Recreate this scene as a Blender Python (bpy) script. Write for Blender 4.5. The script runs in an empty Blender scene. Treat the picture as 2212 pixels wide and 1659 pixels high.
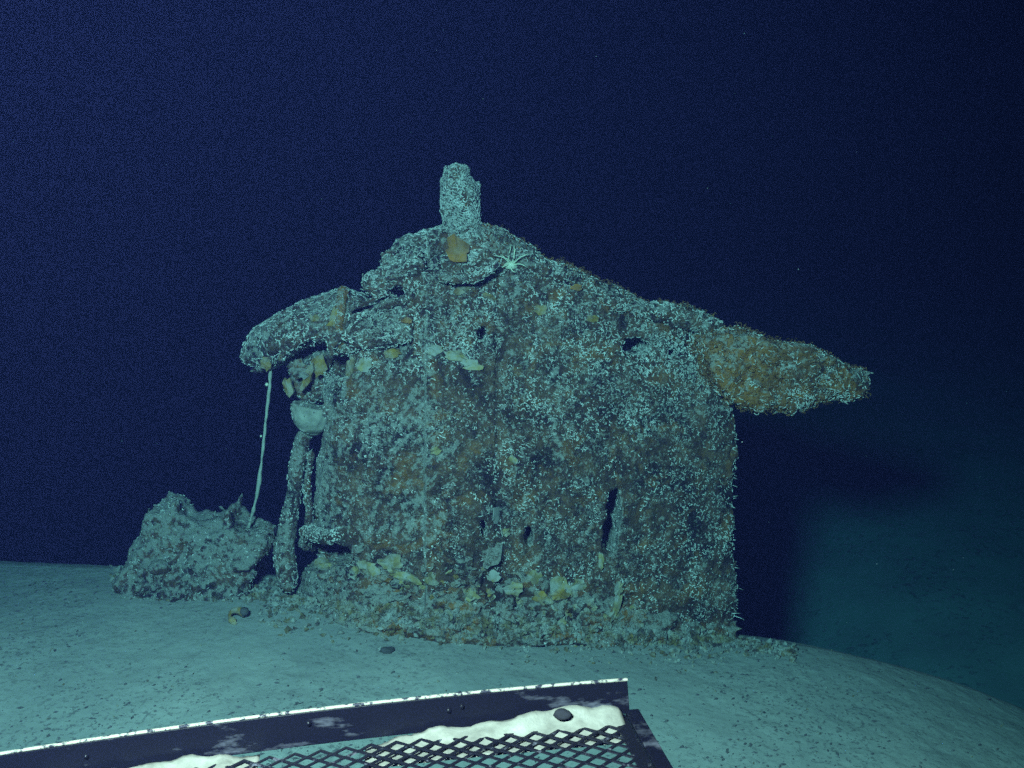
import bpy, math, random
import numpy as np
from mathutils import Vector, Matrix
from mathutils.bvhtree import BVHTree

random.seed(7)
rng = np.random.default_rng(7)
R = math.radians
scene = bpy.context.scene
COL = scene.collection

# ------------------------------------------------------------------ camera
CAM = np.array([0.0, -3.67, 0.93])
PITCH = -5.0
FPX = 2372.0                                   # focal length in pixels of a 2212 px wide frame
cam_data = bpy.data.cameras.new('camera')
cam = bpy.data.objects.new('camera', cam_data)
COL.objects.link(cam)
cam.location = CAM
cam.rotation_euler = (R(90 + PITCH), 0, 0)
cam_data.sensor_width = 36
cam_data.lens = 36 * FPX / 2212
cam_data.clip_start = 0.02
cam_data.clip_end = 400
scene.camera = cam

# ------------------------------------------------------------------ water all round, lamp of the diving vehicle
world = bpy.data.worlds.new('World')
scene.world = world
world.use_nodes = True
bg = world.node_tree.nodes['Background']
bg.inputs[0].default_value = (0.20, 0.15, 1.0, 1)
bg.inputs[1].default_value = 0.009

ld = bpy.data.lights.new('vehicle_lamp', 'SPOT')
ld.energy = 1000
ld.color = (0.98, 0.96, 0.92)
ld.spot_size = R(104)
ld.spot_blend = 1.0
ld.shadow_soft_size = 0.16
lamp = bpy.data.objects.new('vehicle_lamp', ld)
COL.objects.link(lamp)
lamp.location = (-0.50, -3.70, 1.50)
lamp.rotation_euler = (Vector((-0.05, 0.0, -0.28)) - lamp.location).to_track_quat('-Z', 'Y').to_euler()

scene.view_settings.view_transform = 'Standard'
scene.view_settings.look = 'None'
scene.view_settings.gamma = 1
scene.view_settings.use_curve_mapping = False
scene.view_settings.exposure = 0.0
scene.cycles.use_denoising = False
scene.cycles.use_adaptive_sampling = True
scene.cycles.adaptive_threshold = 0.13
scene.cycles.adaptive_min_samples = 28
scene.cycles.max_bounces = 4
scene.cycles.diffuse_bounces = 2
scene.cycles.volume_bounces = 0
scene.cycles.sample_clamp_indirect = 3

# ------------------------------------------------------------------ helpers
_p = R(PITCH)
FWD = np.array([0, math.cos(_p), math.sin(_p)])
UP = np.array([0, -math.sin(_p), math.cos(_p)])
RIGHT = np.array([1.0, 0, 0])


def ray(px, py):
    return FWD + (px - 1106) / FPX * RIGHT + (829.5 - py) / FPX * UP


def at(px, py, Y):
    """world point on the vertical plane y = Y"""
    d = ray(px, py)
    return CAM + d * ((Y - CAM[1]) / d[1])


def atd(px, py, t):
    return CAM + ray(px, py) * t


def hash3(i, j, k, seed):
    M = np.uint32(0xFFFFFFFF)
    h = (i.astype(np.int64) * 374761393 + j.astype(np.int64) * 668265263 + k.astype(np.int64) * 2147483647 + seed * 974711) & 0xFFFFFFFF
    h = ((h ^ (h >> 13)) * 1274126177) & 0xFFFFFFFF
    h = h ^ (h >> 16)
    h = (h * 2246822519) & 0xFFFFFFFF
    h = h ^ (h >> 15)
    return (h & 0xFFFFFF) / float(0xFFFFFF)


NROT = np.array(Matrix.Rotation(0.7, 3, 'X') @ Matrix.Rotation(0.9, 3, 'Y') @ Matrix.Rotation(0.5, 3, 'Z'))   # keeps the lattice off the axes


def vnoise(P, freq, seed=0):
    q = (P @ NROT) * freq
    i = np.floor(q).astype(np.int64)
    f = q - i
    f = f * f * (3 - 2 * f)
    out = 0
    for a in (0, 1):
        wa = f[:, 0] if a else 1 - f[:, 0]
        for b in (0, 1):
            wb = f[:, 1] if b else 1 - f[:, 1]
            for c in (0, 1):
                wc = f[:, 2] if c else 1 - f[:, 2]
                out = out + wa * wb * wc * hash3(i[:, 0] + a, i[:, 1] + b, i[:, 2] + c, seed)
    return out * 2 - 1


def fbm(P, freq, octs=3, seed=0, gain=0.5):
    s, a, t = 0, 1.0, 0
    for o in range(octs):
        s = s + a * vnoise(P, freq * 2 ** o, seed + o * 17)
        t += a
        a *= gain
    return s / t


def np_mesh(name, V, F, smooth=True):
    V = np.asarray(V, dtype=np.float32)
    F = np.asarray(F, dtype=np.int32)
    n = F.shape[1]
    me = bpy.data.meshes.new(name)
    me.vertices.add(len(V)); me.vertices.foreach_set('co', V.ravel())
    me.loops.add(F.size); me.loops.foreach_set('vertex_index', F.ravel())
    me.polygons.add(len(F))
    me.polygons.foreach_set('loop_start', np.arange(0, F.size, n, dtype=np.int32))
    me.polygons.foreach_set('use_smooth', np.full(len(F), smooth, dtype=bool))
    me.update(calc_edges=True)
    return me


def tag(o, label=None, cat=None, group=None, kind=None):
    if label: o['label'] = label
    if cat: o['category'] = cat
    if group: o['group'] = group
    if kind: o['kind'] = kind
    return o


def root_of(o):
    v = Vector((0, 0, 0))
    while o is not None:
        v += o.location
        o = o.parent
    return v


def obj(name, me, mat=None, parent=None):
    """links a mesh whose vertices are world coordinates"""
    o = bpy.data.objects.new(name, me)
    COL.objects.link(o)
    if mat is not None:
        me.materials.append(mat)
    if parent is not None:
        o.parent = parent
        o.location = -root_of(parent)
    return o


def empty(name, loc):
    o = bpy.data.objects.new(name, None)
    COL.objects.link(o)
    o.location = Vector([float(c) for c in loc])
    o.empty_display_size = 0.1
    return o


def poly_sdf(X, Z, poly):
    poly = np.asarray(poly)
    d = np.full(X.shape, 1e9)
    inside = np.zeros(X.shape, dtype=bool)
    n = len(poly)
    for a in range(n):
        x0, z0 = poly[a]; x1, z1 = poly[(a + 1) % n]
        ex, ez = x1 - x0, z1 - z0
        wx, wz = X - x0, Z - z0
        t = np.clip((wx * ex + wz * ez) / (ex * ex + ez * ez + 1e-12), 0, 1)
        d = np.minimum(d, (wx - ex * t) ** 2 + (wz - ez * t) ** 2)
        c = ((z0 <= Z) & (z1 > Z)) | ((z1 <= Z) & (z0 > Z))
        if abs(ez) > 1e-12:
            xi = x0 + (Z - z0) / ez * ex
            inside ^= c & (X < xi)
    d = np.sqrt(d)
    return np.where(inside, -d, d)


def surface_nets(D, org, h):
    """mesh of the zero level of a 3-D grid of distances"""
    nx, ny, nz = D.shape
    S = D < 0
    cnt = np.zeros((nx - 1, ny - 1, nz - 1), dtype=np.int8)
    for a in (0, 1):
        for b in (0, 1):
            for c in (0, 1):
                cnt += S[a:nx - 1 + a, b:ny - 1 + b, c:nz - 1 + c]
    act = (cnt > 0) & (cnt < 8)
    idx = np.full(act.shape, -1, dtype=np.int64)
    I = np.argwhere(act)
    idx[act] = np.arange(len(I))
    acc = np.zeros((len(I), 3)); num = np.zeros(len(I))
    corners = [(a, b, c) for a in (0, 1) for b in (0, 1) for c in (0, 1)]
    for ca in corners:
        for ax in range(3):
            if ca[ax] == 1:
                continue
            cb = list(ca); cb[ax] = 1
            da = D[I[:, 0] + ca[0], I[:, 1] + ca[1], I[:, 2] + ca[2]]
            db = D[I[:, 0] + cb[0], I[:, 1] + cb[1], I[:, 2] + cb[2]]
            m = (da < 0) != (db < 0)
            t = np.where(m, da / np.where(m, da - db, 1), 0)
            p = np.zeros((len(I), 3)) + np.array(ca)
            p[:, ax] += t
            acc[m] += p[m]; num[m] += 1
    V = (I + acc / num[:, None]) * h + org
    Q = []
    for ax in range(3):
        o1, o2 = (ax + 1) % 3, (ax + 2) % 3
        sl0 = [slice(None)] * 3; sl1 = [slice(None)] * 3
        sl0[ax] = slice(0, -1); sl1[ax] = slice(1, None)
        sl0[o1] = slice(1, -1); sl1[o1] = slice(1, -1)
        sl0[o2] = slice(1, -1); sl1[o2] = slice(1, -1)
        A = S[tuple(sl0)]; B = S[tuple(sl1)]
        for flip, m in ((False, A & ~B), (True, ~A & B)):
            E = np.argwhere(m)
            if not len(E):
                continue
            E[:, o1] += 1; E[:, o2] += 1
            def cell(da, db):
                C = E.copy(); C[:, o1] += da; C[:, o2] += db
                return idx[C[:, 0], C[:, 1], C[:, 2]]
            q = np.stack([cell(-1, -1), cell(0, -1), cell(0, 0), cell(-1, 0)], 1)
            Q.append(q[:, ::-1] if flip else q)
    return V, np.concatenate(Q)


def grid(lo, hi, h):
    lo = np.asarray(lo, float); hi = np.asarray(hi, float)
    n = np.ceil((hi - lo) / h).astype(int) + 1
    X, Y, Z = np.meshgrid(*[lo[a] + np.arange(n[a]) * h for a in range(3)], indexing='ij')
    return X, Y, Z


def roughen(D, X, Y, Z, band, layers):
    m = np.abs(D) < band
    P = np.stack([X[m], Y[m], Z[m]], 1)
    add = np.zeros(len(P))
    for amp, fr, oc, sd in layers:
        add += amp * fbm(P, fr, oc, sd)
    D = D.copy()
    D[m] += add
    return D


def fit(poly, y0, y1, h):
    lo = poly.min(0) - 0.05; hi = poly.max(0) + 0.05
    return grid((lo[0], y0, lo[1]), (hi[0], y1, hi[1]), h)


def px_poly(pts, Y):
    return np.array([at(px, py, Y)[[0, 2]] for px, py in pts])


def smax(a, b, k):
    h = np.clip(0.5 - 0.5 * (b - a) / k, 0, 1)
    return b * (1 - h) + a * h + k * h * (1 - h)


def ellip(X, Y, Z, c, r):
    k = np.sqrt(((X - c[0]) / r[0]) ** 2 + ((Y - c[1]) / r[1]) ** 2 + ((Z - c[2]) / r[2]) ** 2)
    return (k - 1) * min(r)


def quad_area_normals(V, Q):
    n = np.cross(V[Q[:, 2]] - V[Q[:, 0]], V[Q[:, 3]] - V[Q[:, 1]])
    a = np.linalg.norm(n, axis=1) + 1e-12
    return a / 2, n / a[:, None]


def tubes(P, sides=4, closed_ends=True):
    """P (n, k, 4): n polylines of k points with radius; returns verts, quads"""
    n, k, _ = P.shape
    C = P[:, :, :3]; r = P[:, :, 3]
    T = np.gradient(C, axis=1)
    T /= np.linalg.norm(T, axis=2, keepdims=True) + 1e-9
    ref = np.where(np.abs(T[:, :, 2:3]) > 0.9, np.array([1.0, 0, 0]), np.array([0, 0, 1.0]))
    A = np.cross(T, ref); A /= np.linalg.norm(A, axis=2, keepdims=True) + 1e-9
    B = np.cross(T, A)
    ang = np.arange(sides) * 2 * math.pi / sides
    V = C[:, :, None, :] + r[:, :, None, None] * (np.cos(ang)[None, None, :, None] * A[:, :, None, :] + np.sin(ang)[None, None, :, None] * B[:, :, None, :])
    base = np.arange(n * k * sides).reshape(n, k, sides)
    q = []
    for s in range(sides):
        s2 = (s + 1) % sides
        q.append(np.stack([base[:, :-1, s], base[:, :-1, s2], base[:, 1:, s2], base[:, 1:, s]], -1).reshape(-1, 4))
    if sides == 4 and closed_ends:
        q.append(base[:, 0, ::-1].reshape(-1, 4)); q.append(base[:, -1, :].reshape(-1, 4))
    return V.reshape(-1, 3), np.concatenate(q)


def worm_crust(V, Q, count, seed, dens=None, length=(0.006, 0.015), rad=(0.0009, 0.0018), clump=14.0, clump_bias=0.15, rise=(-0.1, 0.22)):
    """short curled lime tubes sitting on a surface"""
    g = np.random.default_rng(seed)
    a, nrm = quad_area_normals(V, Q)
    cen = V[Q].mean(1)
    w = a * np.clip(fbm(cen, clump, 3, seed, 0.8) * 1.9 + 0.5 + clump_bias, 0.015, 1.8) * np.clip(fbm(cen, 3.5, 2, seed + 5) * 0.9 + 0.9, 0.3, 1.5)
    w = w * np.where(nrm[:, 1] < 0.35, 1.0, 0.25)
    if dens is not None:
        w = w * dens(cen, nrm)
    w /= w.sum()
    f = g.choice(len(Q), size=count, p=w)
    uv = g.random((count, 2))
    v = V[Q[f]]
    p = (v[:, 0] * ((1 - uv[:, 0]) * (1 - uv[:, 1]))[:, None] + v[:, 1] * (uv[:, 0] * (1 - uv[:, 1]))[:, None]
         + v[:, 2] * (uv[:, 0] * uv[:, 1])[:, None] + v[:, 3] * ((1 - uv[:, 0]) * uv[:, 1])[:, None])
    n = nrm[f]
    t = np.cross(n, g.normal(size=(count, 3))); t /= np.linalg.norm(t, axis=1, keepdims=True) + 1e-9
    b = np.cross(n, t)
    L = g.uniform(*length, count) * g.uniform(0.7, 1.3, count)
    r0 = g.uniform(*rad, count)
    th = g.uniform(1.0, 4.2, count) * g.choice([-1, 1], count)
    k = 5
    pts = np.zeros((count, k, 4))
    cur = p + n * (r0 * 0.6)[:, None]
    lift = g.uniform(*rise, count)
    for s in range(k):
        pts[:, s, :3] = cur
        pts[:, s, 3] = r0 * (0.75 + 0.5 * math.sin(math.pi * (s + 0.6) / k))
        an = th * (s / (k - 1) - 0.5)
        d = t * np.cos(an)[:, None] + b * np.sin(an)[:, None] + n * (lift * (0.8 if s < 2 else -0.2))[:, None]
        cur = cur + d * (L / (k - 1))[:, None]
    return tubes(pts, 4)


# ------------------------------------------------------------------ materials
class NT:
    def __init__(self, name):
        self.m = bpy.data.materials.new(name)
        self.m.use_nodes = True
        self.t = self.m.node_tree
        self.b = self.t.nodes['Principled BSDF']
        self.co = self.n('ShaderNodeTexCoord').outputs['Object']

    def n(self, typ, **kw):
        nd = self.t.nodes.new(typ)
        for k, v in kw.items():
            setattr(nd, k, v)
        return nd

    def l(self, a, b):
        self.t.links.new(a, b)

    def noise(self, scale, detail=4, rough=0.55, dist=0.0):
        nd = self.n('ShaderNodeTexNoise')
        self.l(self.co, nd.inputs['Vector'])
        nd.inputs['Scale'].default_value = scale
        nd.inputs['Detail'].default_value = detail
        nd.inputs['Roughness'].default_value = rough
        nd.inputs['Distortion'].default_value = dist
        return nd.outputs['Fac']

    def ramp(self, fac, a, b):
        nd = self.n('ShaderNodeMapRange')
        self.l(fac, nd.inputs[0])
        nd.inputs[1].default_value = a
        nd.inputs[2].default_value = b
        return nd.outputs[0]

    def math(self, op, a, b=None):
        nd = self.n('ShaderNodeMath', operation=op)
        for i, v in enumerate((a, b)):
            if v is None:
                continue
            if isinstance(v, (int, float)):
                nd.inputs[i].default_value = v
            else:
                self.l(v, nd.inputs[i])
        return nd.outputs[0]

    def mix(self, fac, a, b):
        nd = self.n('ShaderNodeMix', data_type='RGBA')
        if isinstance(fac, (int, float)):
            nd.inputs[0].default_value = fac
        else:
            self.l(fac, nd.inputs[0])
        for i, v in ((6, a), (7, b)):
            if isinstance(v, tuple):
                nd.inputs[i].default_value = (*v, 1)
            else:
                self.l(v, nd.inputs[i])
        return nd.outputs[2]

    def bump(self, h, strength, dist):
        nd = self.n('ShaderNodeBump')
        nd.inputs['Strength'].default_value = strength
        nd.inputs['Distance'].default_value = dist
        self.l(h, nd.inputs['Height'])
        self.l(nd.outputs[0], self.b.inputs['Normal'])

    def done(self, col, rough=0.9, spec=0.15, metal=0.0):
        if isinstance(col, tuple):
            self.b.inputs['Base Color'].default_value = (*col, 1)
        else:
            self.l(col, self.b.inputs['Base Color'])
        if isinstance(rough, (int, float)):
            self.b.inputs['Roughness'].default_value = rough
        else:
            self.l(rough, self.b.inputs['Roughness'])
        self.b.inputs['Specular IOR Level'].default_value = spec
        if isinstance(metal, (int, float)):
            self.b.inputs['Metallic'].default_value = metal
        else:
            self.l(metal, self.b.inputs['Metallic'])
        return self.m


SILT = (0.33, 0.325, 0.285)
SILT_D = (0.20, 0.195, 0.18)


def mat_silt(name, speck=0.5, fine=1.0, tone=1.0):
    k = NT(name)
    big = k.ramp(k.noise(3.0, 4), 0.3, 0.7)
    c = k.mix(big, tuple(v * tone for v in (0.28, 0.285, 0.255)), tuple(v * tone for v in (0.36, 0.355, 0.31)))
    mid = k.ramp(k.noise(22 * fine, 5, 0.65), 0.52, 0.66)
    c = k.mix(k.math('MULTIPLY', k.math('MULTIPLY', mid, k.ramp(k.noise(1.6, 3), 0.38, 0.6)), 0.75 * speck), c, (0.13, 0.125, 0.12))
    n1 = k.noise(70 * fine, 3, 0.6)
    sp = k.ramp(n1, 0.55, 0.63)
    region = k.ramp(k.noise(2.4, 3), 0.36, 0.60)
    c = k.mix(k.math('MULTIPLY', sp, k.math('MULTIPLY', region, speck)), c, (0.07, 0.065, 0.07))
    h = k.math('ADD', k.math('MULTIPLY', sp, -0.5), k.math('MULTIPLY', k.noise(160 * fine, 3, 0.6), 0.5))
    k.bump(h, 0.35, 0.004)
    return k.done(c, 1.0, 0.05)


def mat_wreck(name, silt_bias=0.0, ochre=0.35, white=0.4, side=-0.22, oth=0.58, osc=6.5, root=None):
    k = NT(name)
    a = k.ramp(k.noise(9, 5, 0.6), 0.35, 0.65)
    c = k.mix(a, (0.024, 0.016, 0.016), (0.150, 0.090, 0.050))
    c = k.mix(k.math('MULTIPLY', k.ramp(k.noise(30, 5, 0.7), 0.48, 0.62), 0.7), c, (0.022, 0.016, 0.018))
    oc = k.ramp(k.noise(osc, 5, 0.65, 0.6), oth, oth + 0.1)
    if root is not None:
        sx = k.n('ShaderNodeSeparateXYZ'); k.l(k.co, sx.inputs[0])
        oc = k.math('MAXIMUM', oc, k.math('MULTIPLY', k.ramp(sx.outputs[0], root[1], root[0]), k.ramp(k.noise(25, 4, 0.7), 0.30, 0.5)))
    c = k.mix(k.math('MULTIPLY', oc, ochre), c, (0.30, 0.135, 0.028))
    # silt caught on faces that look up and on rough spots
    geo = k.n('ShaderNodeNewGeometry')
    sep = k.n('ShaderNodeSeparateXYZ')
    k.l(geo.outputs['Normal'], sep.inputs[0])
    f = k.math('ADD', k.math('MULTIPLY', sep.outputs[2], 0.55), k.math('MULTIPLY', sep.outputs[0], side))
    f = k.math('ADD', f, k.math('MULTIPLY', k.math('SUBTRACT', k.noise(5, 3), 0.5), 1.5))
    f = k.math('ADD', f, k.math('MULTIPLY', k.math('SUBTRACT', k.noise(48, 4, 0.75), 0.5), 4.2))
    f = k.ramp(k.math('ADD', f, silt_bias), 0.1, 0.5)
    c = k.mix(k.math('MULTIPLY', f, 0.8), c, (0.29, 0.285, 0.24))
    n1 = k.noise(105, 3, 0.65, 1.2)
    w = k.ramp(k.math('ADD', n1, k.math('MULTIPLY', k.math('SUBTRACT', k.noise(7, 3), 0.5), 0.35)), 0.545, 0.615)
    c = k.mix(k.math('MULTIPLY', w, white), c, (0.40, 0.40, 0.34))
    h = k.math('ADD', k.noise(45, 4, 0.7), k.math('MULTIPLY', n1, 0.6))
    k.bump(h, 1.0, 0.012)
    return k.done(c, 0.95, 0.1)


def mat_tube(name):
    k = NT(name)
    a = k.ramp(k.noise(60, 2), 0.35, 0.65)
    b = k.ramp(k.noise(11, 2), 0.3, 0.7)
    c = k.mix(b, (0.32, 0.32, 0.27), (0.74, 0.74, 0.66))
    c = k.mix(k.math('MULTIPLY', a, 0.6), c, (0.22, 0.20, 0.17))
    return k.done(c, 0.55, 0.4)


def mat_rustflake(name, col, dark, siltf=0.6):
    k = NT(name)
    c = k.mix(k.ramp(k.noise(18, 4), 0.35, 0.65), col, dark)
    c = k.mix(k.math('MULTIPLY', k.ramp(k.noise(28, 4, 0.65), 0.42, 0.6), siltf), c, SILT)
    k.bump(k.noise(80, 4, 0.7), 0.8, 0.006)
    return k.done(c, 0.95, 0.1)


def mat_plain(name, col, var=0.3, scale=30, rough=0.9, spec=0.2, metal=0.0, bump=0.5):
    k = NT(name)
    d = tuple(x * (1 - var) for x in col)
    c = k.mix(k.ramp(k.noise(scale, 4), 0.3, 0.7), d, col)
    k.bump(k.noise(scale * 4, 3), bump, 0.003)
    return k.done(c, rough, spec, metal)


M_SILT = mat_silt('silt', 0.55)
M_BED = mat_silt('seabed_silt', 0.6, 0.35, 1.0)
M_WALL = mat_wreck('encrusted_plate', -0.20, 0.40, 0.5, -0.95, 0.54, 11)
M_HOOD = mat_wreck('encrusted_hood', -0.08, 0.4)
M_AFT = mat_wreck('rusty_fairing', -0.12, 0.85, 0.25, -0.2, 0.49, 11, (0.78, 0.98))
M_STUMP = mat_wreck('silty_wreckage', 0.30, 0.15, 0.15)
M_TUBE = mat_tube('lime_tubes')
M_SLUMP = mat_wreck('slumped_rust', 0.25, 0.75, 0.15, -0.2, 0.5)
M_OCHRE = mat_rustflake('ochre_rust', (0.32, 0.20, 0.04), (0.14, 0.09, 0.035))
M_PALEFLAKE = mat_rustflake('pale_rust', (0.34, 0.27, 0.10), (0.15, 0.12, 0.07), 0.85)
M_ORANGE = mat_rustflake('orange_rust', (0.36, 0.16, 0.03), (0.16, 0.08, 0.03), 0.25)
M_CRUMB = mat_rustflake('rust_crumb', (0.20, 0.15, 0.06), (0.06, 0.045, 0.04), 0.9)
M_FLECK = mat_plain('dark_fleck', (0.15, 0.14, 0.14), 0.7, 9)
M_SNOW = mat_plain('drifting_particles', (0.35, 0.35, 0.33), 0.3, 5)
M_FUZZ = mat_plain('hydroid_fuzz', (0.34, 0.17, 0.05), 0.6, 12)
M_PEBBLE = mat_plain('black_pebble', (0.014, 0.014, 0.018), 0.4, 60)
M_DOME = mat_plain('silted_dome', (0.36, 0.35, 0.28), 0.5, 30)
M_ROPE = mat_plain('encrusted_cable', (0.42, 0.42, 0.34), 0.4, 60)
M_ANEM = mat_plain('pale_flesh', (0.62, 0.63, 0.46), 0.15, 40, 0.5, 0.4)
M_LUMP = mat_plain('dark_lump', (0.09, 0.085, 0.08), 0.5, 40)
M_WHITE = mat_plain('reflection_white', (0.19, 0.18, 0.15), 0.4, 60, 0.5, 0.4, 0, 0.2)  # pale colour standing in for light reflected inside the basket

# ------------------------------------------------------------------ seabed and silt bank over the hull
_cx = np.array([-8, -4, -1.85, -0.8, 0.0, 0.93, 1.25, 1.68, 3.0, 8.0])
_cz = np.array([-0.3, -0.11, -0.06, -0.085, -0.165, -0.275, -0.335, -0.455, -1.1, -3.4])


def crest_z(x):
    s = 0
    for o in (-0.2, -0.1, 0, 0.1, 0.2):
        s = s + np.interp(x + o, _cx, _cz)
    return s / 5


def bank(x, y, detail=True):
    x = np.asarray(x, float); y = np.asarray(y, float)
    s = (0.05 - 0.10 * x) - y
    front = np.maximum(s, 0); back = np.maximum(-s, 0)
    z = crest_z(x) - (0.03 * front + 0.10 * front ** 2) - (0.10 * back + 0.75 * back ** 2)
    if detail:
        P = np.stack([x.ravel(), y.ravel(), np.zeros(x.size)], 1)
        z = z + (0.020 * fbm(P, 2.0, 2, 3) + 0.0035 * fbm(P, 14, 2, 5) + 0.0014 * fbm(P, 60, 2, 9)).reshape(x.shape)
    return z


def sheet(name, xs, ys, fn, mat, kind):
    nx, ny = len(xs), len(ys)
    X, Y = np.meshgrid(xs, ys, indexing='ij')
    Z = fn(X, Y)
    V = np.stack([X.ravel(), Y.ravel(), Z.ravel()], 1)
    I = np.arange(nx * ny).reshape(nx, ny)
    Q = np.stack([I[:-1, :-1], I[1:, :-1], I[1:, 1:], I[:-1, 1:]], -1).reshape(-1, 4)
    o = obj(name, np_mesh(name, V, Q), mat)
    tag(o, kind=kind)
    return o, V, Q


mound, MV, MQ = sheet('silt_mound', np.concatenate([np.linspace(-5, -2.3, 50)[:-1], np.arange(-2.3, 2.1, 0.005), np.linspace(2.1, 4.2, 40)]),
                       np.concatenate([np.linspace(-5, -1.9, 60)[:-1], np.arange(-1.9, 0.4, 0.005), np.linspace(0.4, 1.5, 40)]), bank, M_SILT, 'structure')
tag(mound, 'pale grey silt blanketing the sunken hull below the tower', 'silt')


def floor_z(x, y):
    P = np.stack([x.ravel(), y.ravel(), np.zeros(x.size)], 1)
    yy = np.maximum(y - 2, -2)
    w = np.clip((x + 0.6) / 3.2, 0, 1); w = w * w * (3 - 2 * w)
    z = w * (-1.15 + 2.4 * np.tanh(yy * 0.22 / 2.4)) + (1 - w) * (-2.5 - 0.03 * np.maximum(yy, 0))
    return z + (0.12 * fbm(P, 0.35, 3, 21) + 0.03 * fbm(P, 2.5, 3, 22)).reshape(x.shape)


seabed, SV, SQ = sheet('seabed', np.linspace(-34, 40, 460), np.linspace(-6, 60, 420), floor_z, M_BED, 'structure')
tag(seabed, 'dim seabed plain sloping away behind the wreck', 'seabed')

# ------------------------------------------------------------------ the conning tower
tower = empty('conning_tower', (0, 0, float(bank(np.array([0.0]), np.array([0.0]))[0])))
tag(tower, 'rusted submarine conning tower crusted with white tube worms, with hood and stub mast', 'submarine tower')

H = 0.0095


def part(name, D, X, Y, Z, mat, parent, crust=0, seed=1, dens=None, **kw):
    lo = np.array([X[0, 0, 0], Y[0, 0, 0], Z[0, 0, 0]])
    h = X[1, 0, 0] - X[0, 0, 0]
    V, Q = surface_nets(D, lo, h)
    o = obj(name, np_mesh(name, V, Q), mat, parent)
    if crust:
        TV, TQ = worm_crust(V, Q, crust, seed, dens, **kw)
        c = obj('worm_tubes', np_mesh('worm_tubes', TV, TQ), M_TUBE, o)
        c['kind'] = 'stuff'
    return o, V, Q


# wall
body_px = [(716, 800), (712, 850), (722, 900), (716, 945), (700, 980), (704, 1010), (699, 1055), (701, 1105), (668, 1140), (655, 1160), (690, 1180),
           (700, 1225), (650, 1262), (640, 1400), (1100, 1480), (1620, 1520), (1594, 1380), (1584, 1200), (1586, 1000), (1580, 872),
           (1575, 780), (1545, 712), (1440, 668), (1340, 645), (1225, 592), (1150, 556), (1040, 505), (955, 500), (905, 560), (886, 632), (880, 655), (840, 668), (760, 690)]
bp = px_poly(body_px, 0.0)
X, Y, Z = fit(bp, -0.36, 0.36, 0.0078)
d2 = poly_sdf(X[:, 0, :], Z[:, 0, :], bp)[:, None, :]
xw = -0.27
hx = np.where(X < xw, 0.30 * np.sqrt(np.clip(1 - ((X - xw) / 0.47) ** 2, 0.02, 1)),
              0.30 * (1 - np.clip((X - xw) / 1.08, 0, 1) ** 1.5) + 0.018)
hx = hx * (1 - 0.62 * np.clip((Z - 0.40) / 0.65, 0, 1))
hx = hx - 0.012 * (X > -0.055)                             # lap of the shell plates
D = smax(d2 + 0 * X, np.abs(Y) - hx, 0.05)
D = roughen(D, X, Y, Z, 0.09, [(0.016, 9, 3, 31), (0.010, 34, 2, 32), (0.006, 70, 1, 33)])


def hole(D, px, py, rx, rz, deep=0.16, Yc=-0.22, sd=1, wob=0.35):
    c = at(px, py, Yc)
    e = ellip(X, Y, Z, c, (rx / 646, deep, rz / 646))
    m = np.abs(e) < 0.05
    P = np.stack([X[m], Y[m], Z[m]], 1)
    e[m] += wob * min(rx, rz) / 646 * fbm(P, 45, 2, sd)
    return np.maximum(D, -e)


for i, (hxp, hyp, rx, rz, Yc) in enumerate([(1372, 748, 32, 19, -0.10), (1452, 763, 10, 10, -0.08), (1325, 1095, 17, 42, -0.16), (1316, 1158, 17, 42, -0.16),
                                            (1040, 725, 12, 18, -0.24), (1141, 1157, 9, 19, -0.24), (1044, 1140, 7, 18, -0.28),
                                            (735, 790, 34, 30, -0.12), (712, 1195, 60, 40, -0.17), (1240, 1300, 8, 12, -0.2)]):
    D = hole(D, hxp, hyp, rx, rz, 0.24, Yc, 60 + i)


def dens_wall(c, n):
    z = c[:, 2]
    d = 0.75 + 0.9 * np.clip((z - 0.35) / 0.5, 0, 1)
    left = np.clip((-0.02 - c[:, 0]) / 0.2, 0, 1) * np.clip((0.70 - z) / 0.1, 0, 1)
    d = d * (1 - 0.62 * left)
    return d


wall, WV, WQ = part('tower_wall', D, X, Y, Z, M_WALL, tower, 21000, 101, dens_wall)

# slumped corrosion along the foot
slump_px = [(640, 1262), (690, 1238), (740, 1230), (800, 1208), (870, 1205), (960, 1232), (1040, 1248), (1120, 1235), (1200, 1245), (1290, 1280), (1350, 1310), (1440, 1345), (1610, 1385), (1640, 1520), (640, 1440)]
X, Y, Z = fit(px_poly(slump_px, -0.2), -0.50, 0.02, 0.0085)
d2 = poly_sdf(X[:, 0, :], Z[:, 0, :], px_poly(slump_px, -0.2))[:, None, :]
xq = np.clip(X, -0.72, 0.8)
hq = np.where(xq < -0.27, 0.30 * np.sqrt(np.clip(1 - ((xq + 0.27) / 0.47) ** 2, 0.02, 1)), 0.30 * (1 - np.clip((xq + 0.27) / 1.08, 0, 1) ** 1.5) + 0.018)
slope = np.clip(-d2, 0, 0.25)
D = smax(d2 + 0 * X, (-Y) - (hq - 0.012 + 0.30 * slope), 0.03)
m = np.abs(D) < 0.09
P = np.stack([X[m], Y[m], Z[m]], 1)
D[m] += 0.030 * (np.abs(fbm(P * np.array([1, 1, 1.7]), 10, 3, 35)) * 2 - 0.5) + 0.016 * fbm(P * np.array([0.8, 1, 2.2]), 26, 2, 36)
slump, LV, LQ = part('slumped_corrosion', D, X, Y, Z, M_SLUMP, tower, 900, 109, None, length=(0.006, 0.014))

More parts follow.
